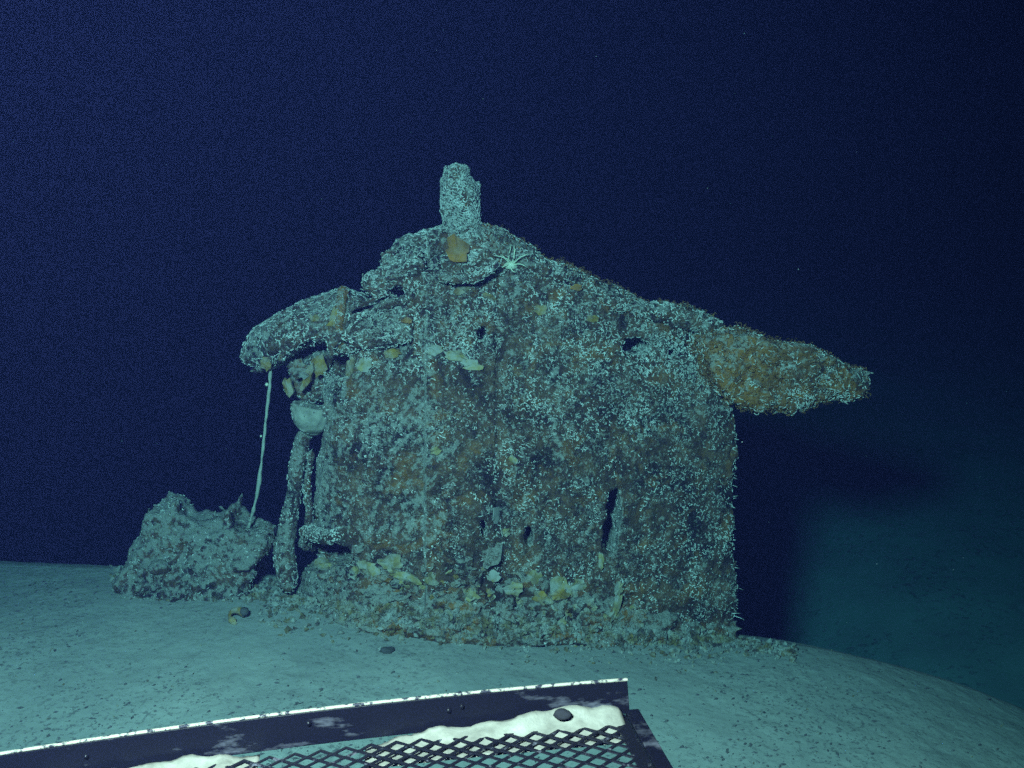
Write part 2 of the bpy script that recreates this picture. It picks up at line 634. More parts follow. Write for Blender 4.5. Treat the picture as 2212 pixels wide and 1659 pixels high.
# hood over the bow end
hood_px = [(512, 778), (518, 752), (545, 715), (590, 680), (650, 652), (700, 634), (745, 626), (778, 640), (795, 652), (840, 648), (905, 640), (900, 735),
           (870, 742), (820, 752), (790, 750), (762, 772), (748, 764), (728, 768), (712, 752), (694, 742), (682, 752), (668, 744), (655, 752), (632, 764), (612, 780), (600, 768),
           (592, 790), (572, 798), (545, 792), (525, 788)]
X, Y, Z = fit(px_poly(hood_px, -0.10), -0.36, 0.36, H)
d2 = poly_sdf(X[:, 0, :], Z[:, 0, :], px_poly(hood_px, -0.10))[:, None, :]
t = np.clip((X + 0.92) / 0.55, 0, 1)
hx = 0.06 + 0.20 * np.sqrt(t)
hx = hx * (1 - 0.5 * np.clip((Z - 0.70) / 0.20, 0, 1) ** 2)
D = smax(d2 + 0 * X, np.abs(Y) - hx, 0.045)
ctr = np.maximum(d2 + 0.02, np.abs(Y) - (hx - 0.03))
under = np.maximum(ctr, Z - (at(600, 768, -0.1)[2]))      # hollow below
D = np.maximum(D, -under)
slot = np.maximum(np.abs(X - at(594, 770, -0.2)[0]) - 0.006, np.maximum(Z - at(594, 735, -0.2)[2], Y + 0.0))
D = np.maximum(D, -slot)
for a_, b_, rx_, rz_ in ((642, 766, 20, 18), (664, 748, 12, 14), (690, 746, 12, 15), (738, 768, 19, 28), (536, 794, 20, 8)):
    D = np.maximum(D, -ellip(X, Y, Z, at(a_, b_, -0.24), (rx_ / 640, 0.12, rz_ / 640)))
D = roughen(D, X, Y, Z, 0.07, [(0.010, 11, 3, 41), (0.010, 36, 2, 42)])
hood, HV, HQ = part('hood', D, X, Y, Z, M_HOOD, tower, 4200, 102, None, clump_bias=0.7, length=(0.009, 0.018), rad=(0.0013, 0.0022))

# stepped fairing below the mast
fair_px = [(786, 632), (796, 602), (820, 588), (818, 560), (848, 538), (866, 512), (905, 500), (952, 482), (1044, 486), (1088, 500), (1122, 545), (1100, 585),
           (1050, 596), (1005, 606), (950, 606), (930, 612), (905, 640), (884, 668), (820, 668), (842, 640), (815, 640)]
X, Y, Z = fit(px_poly(fair_px, -0.08), -0.28, 0.28, H)
d2 = poly_sdf(X[:, 0, :], Z[:, 0, :], px_poly(fair_px, -0.08))[:, None, :]
hx = 0.20 - 0.13 * np.clip((Z - 0.86) / 0.28, 0, 1)
D = smax(d2 + 0 * X, np.abs(Y) - hx, 0.05)
step = 0.006 * np.sign(np.sin((Z - 0.2 * X) * 70))
D = D + step * (np.abs(Y) > 0.03)
D = np.maximum(D, -ellip(X, Y, Z, at(1055, 548, -0.15), (0.03, 0.08, 0.014)))
D = np.maximum(D, -ellip(X, Y, Z, at(862, 633, -0.08), (0.032, 0.5, 0.019)))
D = roughen(D, X, Y, Z, 0.07, [(0.012, 13, 3, 51), (0.012, 38, 2, 52)])
fair, FV, FQ = part('fairing', D, X, Y, Z, M_HOOD, tower, 4200, 103, None, clump_bias=0.7, length=(0.009, 0.018), rad=(0.0013, 0.0022))

# mast stub
stub_px = [(950, 520), (956, 470), (950, 440), (951, 386), (961, 380), (961, 364), (984, 357), (1008, 362), (1013, 380), (1026, 396), (1036, 392), (1038, 450), (1042, 520)]
X, Y, Z = fit(px_poly(stub_px, -0.02), -0.15, 0.15, 0.008)
d2 = poly_sdf(X[:, 0, :], Z[:, 0, :], px_poly(stub_px, -0.02))[:, None, :]
xc = at(996, 440, 0)[0]
D = smax(d2 + 0 * X, np.sqrt((X - xc) ** 2 + Y ** 2) - 0.068, 0.02)
D = roughen(D, X, Y, Z, 0.05, [(0.006, 20, 2, 56), (0.006, 50, 2, 57)])
stub, PV, PQ = part('mast_stub', D, X, Y, Z, M_HOOD, tower, 1900, 104, None, clump_bias=1.0, length=(0.009, 0.018), rad=(0.0013, 0.0022))

# ridge cap along the top of the wall
ridge_px = [(1030, 488), (1088, 500), (1118, 520), (1150, 538), (1182, 564), (1232, 578), (1300, 608), (1345, 628), (1396, 654), (1442, 654), (1492, 660), (1532, 682), (1568, 704),
            (1560, 760), (1500, 722), (1420, 700), (1330, 678), (1240, 628), (1150, 598), (1060, 560)]
X, Y, Z = fit(px_poly(ridge_px, -0.05), -0.24, 0.24, H)
d2 = poly_sdf(X[:, 0, :], Z[:, 0, :], px_poly(ridge_px, -0.05))[:, None, :]
hx = 0.13 - 0.05 * (X / 0.7)
D = smax(d2 + 0 * X, np.abs(Y) - hx, 0.05)
D = roughen(D, X, Y, Z, 0.07, [(0.012, 10, 3, 61), (0.013, 36, 2, 62)])
ridge, RV, RQ = part('ridge_cap', D, X, Y, Z, M_HOOD, tower, 3600, 105, None, length=(0.008, 0.017), rad=(0.0012, 0.0021))

# overhang aft
aft_px = [(1500, 730), (1550, 706), (1600, 712), (1650, 730), (1738, 748), (1800, 776), (1864, 798), (1872, 822), (1864, 850), (1834, 864), (1800, 858), (1745, 878),
          (1702, 893), (1655, 890), (1600, 882), (1565, 858), (1520, 815)]
X, Y, Z = fit(px_poly(aft_px, -0.08), -0.32, 0.18, H)
d2 = poly_sdf(X[:, 0, :], Z[:, 0, :], px_poly(aft_px, -0.08))[:, None, :]
hx = 0.13 - 0.05 * np.clip((X - 0.7) / 0.5, 0, 1)
D = smax(d2 + 0.007 + 0 * X, np.abs(Y + 0.08) - hx, 0.03)
D = roughen(D, X, Y, Z, 0.07, [(0.018, 14, 3, 71), (0.016, 40, 2, 72)])
aft, AV, AQ = part('aft_overhang', D, X, Y, Z, M_AFT, tower, 2700, 106, None, length=(0.008, 0.02))

for ov_, oq_, par_, cnt_, sd_ in ((AV, AQ, aft, 1700, 301), (RV, RQ, ridge, 900, 302)):
    fz_v, fz_q = worm_crust(ov_, oq_, cnt_, sd_, None, length=(0.008, 0.017), rad=(0.0005, 0.0010), rise=(1.2, 2.6), clump_bias=0.8)
    fz_o = obj('hydroid_fuzz', np_mesh('hydroid_fuzz', fz_v, fz_q), M_FUZZ, par_)
    fz_o['kind'] = 'stuff'

# bulkhead below the hood, lamp dome, stanchions
bulk_px = [(612, 790), (640, 770), (760, 750), (790, 800), (770, 880), (716, 878), (640, 872), (618, 852), (604, 848), (612, 815)]
X, Y, Z = fit(px_poly(bulk_px, -0.10), -0.24, 0.14, H)
d2 = poly_sdf(X[:, 0, :], Z[:, 0, :], px_poly(bulk_px, -0.10))[:, None, :]
D = smax(d2 + 0 * X, np.abs(Y - 0.02) - 0.08, 0.03)
for i, (a_, b_, c_, d_) in enumerate([(648, 774, 24, 22), (738, 792, 28, 40), (662, 838, 9, 26)]):
    D = np.maximum(D, -ellip(X, Y, Z, at(a_, b_, -0.07), (c_ / 646, 0.09, d_ / 646)))
D = roughen(D, X, Y, Z, 0.06, [(0.012, 14, 3, 81), (0.010, 40, 2, 82)])
part('bulkhead', D, X, Y, Z, M_HOOD, tower, 700, 107)

c = at(676, 884, -0.10)
X, Y, Z = grid(c - 0.11, c + 0.11, 0.006)
D = np.maximum(ellip(X, Y, Z, c, (0.068, 0.075, 0.088)), Z - c[2] - 0.012 - 0.2 * (c[0] - X))
D = roughen(D, X, Y, Z, 0.04, [(0.006, 18, 3, 91), (0.004, 60, 2, 92)])
part('lamp_dome', D, X, Y, Z, M_DOME, tower, 60, 108)


def limb(name, pts, mat, parent, crust=0, seed=1, h=0.007, amp=0.010, on=None):
    P = np.array([at(a, b, y_) for a, b, y_, r in pts])
    if on is not None:
        for i_, (a_, b_, y_, r_) in enumerate(pts):
            lo_, nn_, _i, _d = on.ray_cast(Vector(CAM), Vector(ray(a_, b_)))
            if lo_ is not None:
                P[i_] = np.array(lo_) + np.array(nn_) * r_ * 0.3
    rr = np.array([r for *_, r in pts])
    lo = P.min(0) - rr.max() - 0.03; hi = P.max(0) + rr.max() + 0.03
    X, Y, Z = grid(lo, hi, h)
    D = np.full(X.shape, 9.0)
    for i in range(len(P) - 1):
        e = P[i + 1] - P[i]
        t = np.clip(((X - P[i, 0]) * e[0] + (Y - P[i, 1]) * e[1] + (Z - P[i, 2]) * e[2]) / (e @ e), 0, 1)
        d = np.sqrt((X - P[i, 0] - e[0] * t) ** 2 + (Y - P[i, 1] - e[1] * t) ** 2 + (Z - P[i, 2] - e[2] * t) ** 2)
        D = np.minimum(D, d - (rr[i] + (rr[i + 1] - rr[i]) * t))
    D = roughen(D, X, Y, Z, 0.04, [(amp, 22, 3, seed)])
    return part(name, D, X, Y, Z, mat, parent, crust, seed)


limb('stanchion', [(655, 945, -0.08, 0.026), (641, 1010, -0.08, 0.027), (632, 1080, -0.08, 0.027), (620, 1145, -0.09, 0.030), (612, 1190, -0.10, 0.036), (622, 1260, -0.11, 0.034)], M_STUMP, tower, 260, 111, 0.007, 0.008)
limb('stanchion', [(672, 985, -0.10, 0.014), (664, 1050, -0.10, 0.016), (668, 1110, -0.10, 0.016), (660, 1180, -0.10, 0.016)], M_WALL, tower, 90, 112)
limb('ledge', [(662, 1150, -0.14, 0.022), (700, 1158, -0.20, 0.026), (745, 1150, -0.24, 0.024)], M_HOOD, tower, 220, 113)
limb('lip', [(952, 600, -0.20, 0.011), (985, 606, -0.22, 0.013), (1020, 602, -0.23, 0.013), (1052, 588, -0.22, 0.012), (1072, 572, -0.20, 0.010)], M_HOOD, tower, 160, 114, 0.005, 0.006)
HB_ = BVHTree.FromPolygons(HV.tolist(), HQ.tolist())
limb('rib', [(742, 632, -0.16, 0.018), (736, 670, -0.23, 0.017), (732, 705, -0.27, 0.016), (736, 750, -0.28, 0.014)], M_AFT, tower, 120, 115, 0.007, 0.008, HB_)
limb('handrail', [(560, 730, -0.14, 0.007), (600, 700, -0.17, 0.008), (655, 682, -0.20, 0.009), (720, 676, -0.22, 0.008)], M_HOOD, tower, 110, 116, 0.005, 0.005, HB_)
limb('handrail', [(585, 692, -0.06, 0.007), (640, 664, -0.08, 0.008), (700, 645, -0.08, 0.008), (742, 640, -0.08, 0.009)], M_HOOD, tower, 110, 117, 0.005, 0.005, HB_)
limb('bar', [(758, 668, -0.22, 0.007), (800, 650, -0.22, 0.007), (838, 633, -0.21, 0.006)], M_HOOD, tower, 20, 118, 0.005, 0.004)
limb('bar', [(884, 520, -0.10, 0.012), (905, 545, -0.16, 0.011), (912, 575, -0.19, 0.010)], M_HOOD, tower, 50, 119, 0.005, 0.006)

# ------------------------------------------------------------------ loose and clinging rust flakes
ALLV = np.concatenate([WV, HV, FV, RV, AV, LV, MV]); off = 0; allQ = []
for v_, q_ in ((WV, WQ), (HV, HQ), (FV, FQ), (RV, RQ), (AV, AQ), (LV, LQ), (MV, MQ)):
    allQ.append(q_ + off); off += len(v_)
BVH = BVHTree.FromPolygons(ALLV.tolist(), np.concatenate(allQ).tolist())


def hit(px, py):
    d = ray(px, py)
    loc, nrm, i, dist = BVH.ray_cast(Vector(CAM), Vector(d))
    if loc is None:
        return None, None
    return np.array(loc), np.array(nrm)


def flake_mesh(name, p, n, w, hgt, th, seed, rot=0.0, tilt=0.25):
    g = np.random.default_rng(seed)
    n = n + g.normal(size=3) * tilt; n /= np.linalg.norm(n)
    up = np.array([0, 0, 1.0]) - n * n[2]
    if np.linalg.norm(up) < 0.15:
        up = np.array([0, 1.0, 0]) - n * n[1]
    up /= np.linalg.norm(up); sx = np.cross(up, n)
    k = 14
    an = np.sort(np.arange(k) * 2 * math.pi / k + g.uniform(-0.2, 0.2, k))
    rad = g.uniform(0.62, 1.12, k)
    u = np.cos(an) * rad * w / 2; v = np.sin(an) * rad * hgt / 2
    cr, sr = math.cos(rot), math.sin(rot)
    u, v = u * cr - v * sr, u * sr + v * cr
    cup = g.uniform(-0.5, 0.5, k) * th * 1.4
    top = p + u[:, None] * sx + v[:, None] * up + n * (th + cup)[:, None]
    bot = p + u[:, None] * sx * 0.95 + v[:, None] * up * 0.95 + n * (cup - th * 0.3)[:, None]
    V = list(top) + list(bot) + [p + n * th * g.uniform(0.8, 2.0), p - n * th * 0.3]
    F = []
    for i in range(k):
        j = (i + 1) % k
        F += [(2 * k, i, j), (2 * k + 1, k + j, k + i), (i, k + i, k + j), (i, k + j, j)]
    return np_mesh(name, V, F, False)


def flake(px, py, w, h, mat, parent, seed, th=0.006, rot=0.0, tilt=0.25, name='rust_flake', lift=0.0):
    p, n = hit(px, py)
    if p is None:
        return None
    sc = (p[1] - CAM[1]) / FPX
    return obj(name, flake_mesh(name, p + n * lift, n, w * sc, h * sc, th, seed, rot, tilt), mat, parent)


# chosen flakes on the wall (pixel centre, size in photo pixels, material)
chosen = [(1205, 1268, 62, 62, M_PALEFLAKE), (800, 1228, 60, 34, M_PALEFLAKE), (845, 1212, 60, 40, M_PALEFLAKE), (880, 1245, 70, 30, M_PALEFLAKE),
          (1062, 1195, 52, 92, M_STUMP), (1070, 1110, 44, 40, M_SILT), (1330, 1310, 18, 70, M_PALEFLAKE), (1298, 1208, 16, 44, M_PALEFLAKE), (1335, 1270, 20, 36, M_PALEFLAKE),
          (1150, 1245, 40, 30, M_PALEFLAKE), (1250, 1260, 36, 34, M_PALEFLAKE), (1168, 1290, 50, 30, M_OCHRE), (1110, 1270, 50, 34, M_PALEFLAKE),
          (820, 1272, 80, 34, M_STUMP), (1090, 1150, 24, 22, M_PALEFLAKE), (1010, 1232, 70, 26, M_STUMP), (940, 975, 28, 20, M_PALEFLAKE), (1108, 995, 16, 30, M_PALEFLAKE),
          (1165, 670, 36, 24, M_OCHRE), (1280, 690, 30, 20, M_OCHRE), (995, 630, 50, 20, M_OCHRE), (1055, 640, 40, 16, M_OCHRE),
          (850, 762, 50, 22, M_OCHRE), (790, 790, 40, 40, M_PALEFLAKE), (760, 795, 26, 46, M_OCHRE), (985, 770, 60, 30, M_PALEFLAKE), (1020, 790, 50, 26, M_PALEFLAKE),
          (940, 760, 40, 26, M_PALEFLAKE), (722, 690, 26, 60, M_OCHRE), (680, 690, 24, 20, M_OCHRE), (880, 695, 30, 16, M_ORANGE), (1245, 620, 30, 16, M_ORANGE)]
for i, (a_, b_, w_, h_, m_) in enumerate(chosen):
    flake(a_, b_, w_, h_, m_, wall, 500 + i, {'silt': 0.0025, 'orange_rust': 0.004}.get(m_.name, 0.007), random.uniform(-0.4, 0.4), 0.16, lift=(0.016 if h_ > 90 else 0.010) if m_ is M_ORANGE else 0.004)
for i in range(60):                     # flakes shed along the foot
    u_ = random.random()
    px_ = 700 + 640 * u_
    py_ = 1235 + 95 * u_ + random.gauss(0, 22)
    s_ = random.uniform(14, 40)
    flake(px_, py_, s_ * random.uniform(0.9, 1.7), s_, random.choice([M_PALEFLAKE, M_SLUMP, M_SLUMP, M_STUMP, M_WALL]), wall, 700 + i, random.uniform(0.004, 0.010), random.uniform(-1, 1), 0.55)
p_, n_ = hit(988, 566)
obj('rust_flake', flake_mesh('rust_flake', at(988, 545, p_[1] - 0.005), np.array([0.0, -1.0, 0.45]), 0.085, 0.125, 0.006, 890, 0.1, 0.05), M_ORANGE, fair)
for i in range(70):
    u_ = random.random()
    px_ = 900 + 500 * u_
    s_ = random.uniform(9, 22)
    flake(px_, 1262 + 78 * u_ + random.gauss(0, 20), s_ * random.uniform(0.8, 1.8), s_, random.choice([M_PALEFLAKE, M_PALEFLAKE, M_OCHRE, M_SLUMP]), wall, 1100 + i, random.uniform(0.003, 0.007), random.uniform(-1.5, 1.5), 0.6)
# plates hanging under the hood
for i, (a_, b_, y_, w_, h_, m_, r_) in enumerate([(648, 800, -0.11, 46, 52, M_SLUMP, 0.5), (625, 838, -0.11, 26, 52, M_OCHRE, 0.3), (690, 790, -0.11, 36, 60, M_OCHRE, 0.1),
                                                 (576, 785, -0.15, 26, 34, M_OCHRE, 0.2), (665, 815, -0.115, 22, 70, M_OCHRE, -0.5), (560, 800, -0.10, 40, 14, M_HOOD, 0.1)]):
    p_ = at(a_, b_, y_)
    obj('rust_flake', flake_mesh('rust_flake', p_, np.array([-0.2, -1, 0.1]), w_ / 660, h_ / 660, 0.008, 900 + i, r_, 0.2), m_, wall)

# hydroid bristles along the trailing edge
br = []
for i in range(46):
    z_ = random.uniform(880, 1400)
    p_ = at(1584 + random.uniform(-4, 2) + (10 if z_ > 1380 else 0), z_, random.uniform(-0.03, 0.03))
    L_ = random.choice([0.006, 0.010, 0.016]) * random.uniform(0.6, 1.4)
    if i in (0, 1):
        L_ = 0.035; p_ = at(1584, (1268, 1330)[i], 0.0)
    d_ = np.array([1, random.uniform(-0.4, 0.4), random.uniform(-0.5, 0.4)])
    br.append([[*(p_ + d_ * L_ * s_ + np.array([0, 0, -0.15 * L_ * s_ * s_])), 0.0022 * (1 - 0.7 * s_)] for s_ in (-0.3, 0.2, 0.6, 1)])
bv, bq = tubes(np.array(br), 4)
b_o = obj('bristles', np_mesh('bristles', bv, bq), M_TUBE, wall)
b_o['kind'] = 'stuff'

# ------------------------------------------------------------------ wreckage stump beside the tower
stump_px = [(255, 1250), (275, 1205), (300, 1156), (318, 1110), (332, 1090), (346, 1070), (384, 1078), (408, 1104), (430, 1118), (455, 1112), (476, 1106), (496, 1084), (507, 1078), (514, 1122), (538, 1130),
            (588, 1144), (590, 1172), (562, 1220), (552, 1262), (520, 1330), (300, 1330)]
X, Y, Z = fit(px_poly(stump_px, -0.02), -0.35, 0.30, H)
d2 = poly_sdf(X[:, 0, :], Z[:, 0, :], px_poly(stump_px, -0.02))[:, None, :]
hx = 0.04 + 0.12 * np.clip((0.28 - Z) / 0.35, 0, 1)
D = smax(d2 + 0.012 + 0 * X, np.abs(Y - 0.03) - hx, 0.02)
D = roughen(D, X, Y, Z, 0.09, [(0.026, 11, 3, 131), (0.024, 34, 2, 132)])
sroot = empty('wreckage_stump', at(420, 1250, 0.0))
tag(sroot, 'jagged two-peaked stump of silt-covered wreckage at the foot of the hanging cable', 'wreckage')
_, UV_, UQ_ = part('stump', D, X, Y, Z, M_STUMP, sroot, 900, 120, None, length=(0.006, 0.016))
for i, (a_, b_, y_, r_) in enumerate([(520, 1222, -0.09, 0.030), (345, 1228, -0.11, 0.034)]):
    c = at(a_, b_, y_)
    X, Y, Z = grid(c - r_ - 0.02, c + r_ + 0.02, 0.007)
    D = roughen(ellip(X, Y, Z, c, (r_ * 1.2, r_, r_ * 0.8)), X, Y, Z, 0.03, [(0.012, 30, 2, 140 + i)])
    part('nodule', D, X, Y, Z, M_STUMP, sroot)

# ------------------------------------------------------------------ hanging cable
cp = [(584, 792), (583, 830), (579, 865), (575, 900), (571, 940), (567, 980), (562, 1020), (557, 1060), (549, 1096), (541, 1124), (537, 1140)]
C = np.array([[*at(a_, b_, -0.12 + 0.01 * i), 0.0062] for i, (a_, b_) in enumerate(cp)])
tt = np.linspace(0, len(cp) - 1, 90)
C = np.stack([np.interp(tt, np.arange(len(cp)), C[:, k_]) for k_ in range(4)], 1)
C[:, 0] += 0.0006 * np.sin(tt * 7.0); C[:, 3] *= 0.88 + 0.55 * fbm(np.stack([tt, tt * 0, tt * 0], 1), 3.1, 2, 8)
cv, cq = tubes(C[None], 8)
croot = empty('hanging_cable', C[-1, :3])
tag(croot, 'thin pale encrusted cable hanging from the tip of the hood down to the stump', 'cable')
cable = obj('cable', np_mesh('cable', cv, cq), M_ROPE, croot)


def blob(name, c, r, seed, mat, parent, amp=0.25, sq=(1, 1, 1)):
    import bmesh
    bm = bmesh.new()
    bmesh.ops.create_icosphere(bm, subdivisions=3, radius=1)
    co = np.array([v.co[:] for v in bm.verts])
    n_ = 1 + amp * fbm(co, 1.6, 3, seed)
    co = co * n_[:, None] * r * np.array(sq) + np.asarray(c)
    for v, q_ in zip(bm.verts, co):
        v.co = q_
    me = bpy.data.meshes.new(name)
    bm.to_mesh(me); bm.free()
    me.polygons.foreach_set('use_smooth', np.ones(len(me.polygons), dtype=bool))
    return obj(name, me, mat, parent)


for i, k_ in enumerate((9, 36)):
    blob('barnacle', C[k_, :3] + np.array([-0.010, -0.003, 0]), (0.006, 0.0035)[i], 200 + i, M_ANEM, croot)

# ------------------------------------------------------------------ pale anemone on the roof slope
p_, n_ = hit(1103, 578)
aroot = empty('sea_anemone', p_)
tag(aroot, 'pale sea anemone with spread thin arms on the roof slope beside the mast foot', 'anemone')
blob('body', p_ + n_ * 0.012, 0.020, 210, M_ANEM, aroot, 0.15, (1.1, 0.9, 0.7))
for i, (dx, dz) in enumerate([(-36, -24), (-14, -26), (-2, -44), (5, -40), (14, -30), (38, -22), (30, 2), (-28, 6), (10, 12)]):
    e = np.array([dx / 646, -0.03, -dz / 646])
    arm = np.array([[*(p_ + n_ * 0.012 + e * s_ + np.array([0.006 * math.sin(s_ * 3 + i * 2), -0.012 * math.sin(s_ * 3.1), 0.006 * math.sin(s_ * 4 + i)])), 0.0036 * (1 - 0.7 * s_)] for s_ in np.linspace(0.05, 1, 7)])
    v_, q_ = tubes(arm[None], 4)
    obj('tentacle', np_mesh('tentacle', v_, q_), M_ANEM, aroot)

# ------------------------------------------------------------------ small things lying on the silt
p_, n_ = hit(508, 1342)
shell = empty('curled_shell', p_)
tag(shell, 'dark curled shell lying alone on the silt below the stump', 'shell')
ring = np.array([[*(p_ + np.array([0.030 * math.cos(a_) * (1 - 0.05 * i), 0.018 * math.sin(a_), 0.016 + 0.014 * math.sin(a_)])), 0.009 + 0.004 * math.sin(a_ * 1.5)]
                 for i, a_ in enumerate(np.linspace(0.3, 5.2, 16))])
v_, q_ = tubes(ring[None], 8)
obj('whorl', np_mesh('whorl', v_, q_), M_OCHRE, shell)
blob('apex', p_ + np.array([0.028, 0.004, 0.030]), 0.014, 220, M_LUMP, shell, 0.3)
blob('foot', p_ + np.array([-0.006, -0.016, 0.008]), 0.012, 221, M_OCHRE, shell, 0.3)
p_, n_ = hit(836, 1408)
o = blob('dark_lump', p_ + np.array([0, 0, 0.004]), 0.017, 230, M_LUMP, None, 0.5, (1.3, 1, 0.6))
tag(o, 'small dark lump on bare silt just above the basket rim', 'lump')
p_, n_ = hit(1420, 1345)
for i, (a_, b_, w_, h_, m_, lab) in enumerate([
        (1208, 1288, 46, 30, M_OCHRE, 'thick ochre rust slab propped at the foot of the tower'),
        (845, 1290, 90, 30, M_STUMP, 'flat silt-covered plate at the bow end of the tower foot'),
        (1560, 1388, 60, 26, M_PALEFLAKE, 'yellowish crumbled plate at the stern corner of the tower foot')]):
    f_ = flake(a_, b_, w_, h_, m_, None, 950 + i, 0.012, 0.1, 0.2, 'rust_slab')
    if f_:
        tag(f_, lab, 'rust slab')

# crumbs of rust and shell: nobody could count them
cr_V, cr_F, base = [], [], 0
g = np.random.default_rng(55)
cnt = 0
for i in range(3400):
    m_ = g.random()
    if m_ < 0.55:
        u_ = g.random(); px_ = 560 + 1000 * u_; py_ = 1290 + 95 * u_ + abs(g.normal(0, 30)) - 10; s_ = g.uniform(0.004, 0.014)
    elif m_ < 0.72:
        px_ = g.uniform(1480, 1720); py_ = 1372 + (px_ - 1480) * 0.17 + g.normal(0, 9); s_ = g.uniform(0.005, 0.016)
    elif m_ < 0.90:
        px_ = g.uniform(235, 640); py_ = 1250 + (px_ - 235) * 0.09 + g.normal(0, 16); s_ = g.uniform(0.004, 0.017)
    else:
        px_ = g.uniform(0, 2200); py_ = g.uniform(1260, 1650); s_ = g.uniform(0.002, 0.006)
    p_, n_ = hit(px_, py_)
    if p_ is None:
        continue
    a = g.normal(size=(4, 3)); a /= np.linalg.norm(a, axis=1, keepdims=True)
    oc = np.array([[1, 0, 0], [-1, 0, 0], [0, 1, 0], [0, -1, 0], [0, 0, 1], [0, 0, -1]], float) * g.uniform(0.5, 1.3, (6, 1)) * np.array([1, 1, 0.55])
    q_, _r = np.linalg.qr(g.normal(size=(3, 3)))
    oc = oc @ (q_ * np.array([1, 1, 1])) * s_ + p_ + n_ * s_ * 0.25
    cr_V.append(oc)
    cr_F.append(np.array([(0, 2, 4), (2, 1, 4), (1, 3, 4), (3, 0, 4), (2, 0, 5), (1, 2, 5), (3, 1, 5), (0, 3, 5)]) + base)
    base += 6
crumbs = obj('rust_crumbs', np_mesh('rust_crumbs', np.concatenate(cr_V), np.concatenate(cr_F), False), M_CRUMB)
tag(crumbs, 'scattered yellow-grey rust crumbs along the foot of the tower', 'debris', kind='stuff')

# dark flecks peppering the silt, thickest on the near shoulder of the bank
n_try = 24000
fx = g.uniform(-2.2, 1.9, n_try); fy = g.uniform(-1.9, 0.05, n_try)
fP = np.stack([fx, fy, 0 * fx], 1)
keep = g.random(n_try) < np.clip(0.10 + 0.9 * fbm(fP, 2.2, 3, 78) + 0.40 * np.clip(-fx - 0.3, 0, 1), 0.03, 0.8)
fx, fy = fx[keep], fy[keep]
fz = bank(fx, fy)
nf = len(fx)
sz = 0.0014 + 0.0042 * g.random(nf) ** 2.5
ang = g.normal(0.9, 0.6, nf)
st = g.uniform(1.0, 2.6, nf)
oc = np.array([[1, 0, 0], [0, 1, 0], [-1, 0, 0], [0, -1, 0], [0, 0, 0.8], [0, 0, -0.8]], float)
lx = oc[None, :, 0] * (sz * st)[:, None]; ly = oc[None, :, 1] * sz[:, None]; lz = oc[None, :, 2] * sz[:, None]
fv = np.stack([fx[:, None] + lx * np.cos(ang)[:, None] - ly * np.sin(ang)[:, None], fy[:, None] + lx * np.sin(ang)[:, None] + ly * np.cos(ang)[:, None], fz[:, None] + lz + 0.0005], -1).reshape(-1, 3)
ff = (np.array([(0, 1, 4), (1, 2, 4), (2, 3, 4), (3, 0, 4), (1, 0, 5), (2, 1, 5), (3, 2, 5), (0, 3, 5)])[None] + (np.arange(nf) * 6)[:, None, None]).reshape(-1, 3)
flecks = obj('silt_flecks', np_mesh('silt_flecks', fv, ff, False), M_FLECK)
tag(flecks, 'tiny dark flecks peppered over the pale silt', 'debris', kind='stuff')

# ------------------------------------------------------------------ sample basket of the diving vehicle
Rr = atd(1355, 1466, 1.25)
Lr = atd(-60, 1636, 1.18)
ex = Lr - Rr; LEN = np.linalg.norm(ex); ex = ex / LEN
Rf = atd(1350, 1530, 1.25)
f_dir = ray(1425, 1665)
tF = ((Rf - CAM) @ ex) / (f_dir @ ex)
Fp = CAM + f_dir * tF
ey = Fp - Rf; ey -= ex * (ey @ ex); ey /= np.linalg.norm(ey)
ez = np.cross(ey, ex)
if ez[2] < 0:
    ez = -ez
HB = float((Rr - Rf) @ ez)
ORG = Rr - ez * HB
basket = empty('sample_basket', ORG)
tag(basket, 'dark metal sample basket with diamond mesh floor and worn bright rim', 'basket')


def BW(P):
    P = np.asarray(P, float).copy()
    u = P[..., 0] / LEN
    P[..., 2] += 0.034 * u * (1 - u)             # the basket is slightly bowed
    return ORG + P[..., 0:1] * ex + P[..., 1:2] * ey + P[..., 2:3] * ez


def bar(name, lo, hi, mat, parent, bev=0.0008, seg=1):
    import bmesh
    bm = bmesh.new()
    bmesh.ops.create_cube(bm, size=1)
    lo = np.array(lo, float); hi = np.array(hi, float)
    for v in bm.verts:
        v.co = Vector((np.array(v.co) + 0.5) * (hi - lo) + lo)
    bmesh.ops.bevel(bm, geom=bm.edges[:], offset=bev, segments=2, affect='EDGES', profile=0.5)
    if hi[0] - lo[0] > 0.2:
        for k_ in range(1, 24):
            bmesh.ops.bisect_plane(bm, geom=bm.verts[:] + bm.edges[:] + bm.faces[:], plane_co=(lo[0] + (hi[0] - lo[0]) * k_ / 24, 0, 0), plane_no=(1, 0, 0))
    for v in bm.verts:
        v.co = Vector(BW(np.array(v.co)))
    bmesh.ops.recalc_face_normals(bm, faces=bm.faces[:])
    me = bpy.data.meshes.new(name); bm.to_mesh(me); bm.free()
    return obj(name, me, mat, parent)


def mat_metal(name, dark, bright, lo, hi, scale=40, stretch=(1, 1, 1)):
    k = NT(name)
    mp = k.n('ShaderNodeMapping'); k.l(k.co, mp.inputs[0]); mp.inputs['Scale'].default_value = stretch
    k.co = mp.outputs[0]
    n = k.noise(scale, 5, 0.65)
    f = k.ramp(n, lo, hi)
    c = k.mix(f, dark, bright)
    k.bump(k.noise(scale * 3, 3), 0.3, 0.001)
    return k.done(c, 0.30, 0.16, 0.0)


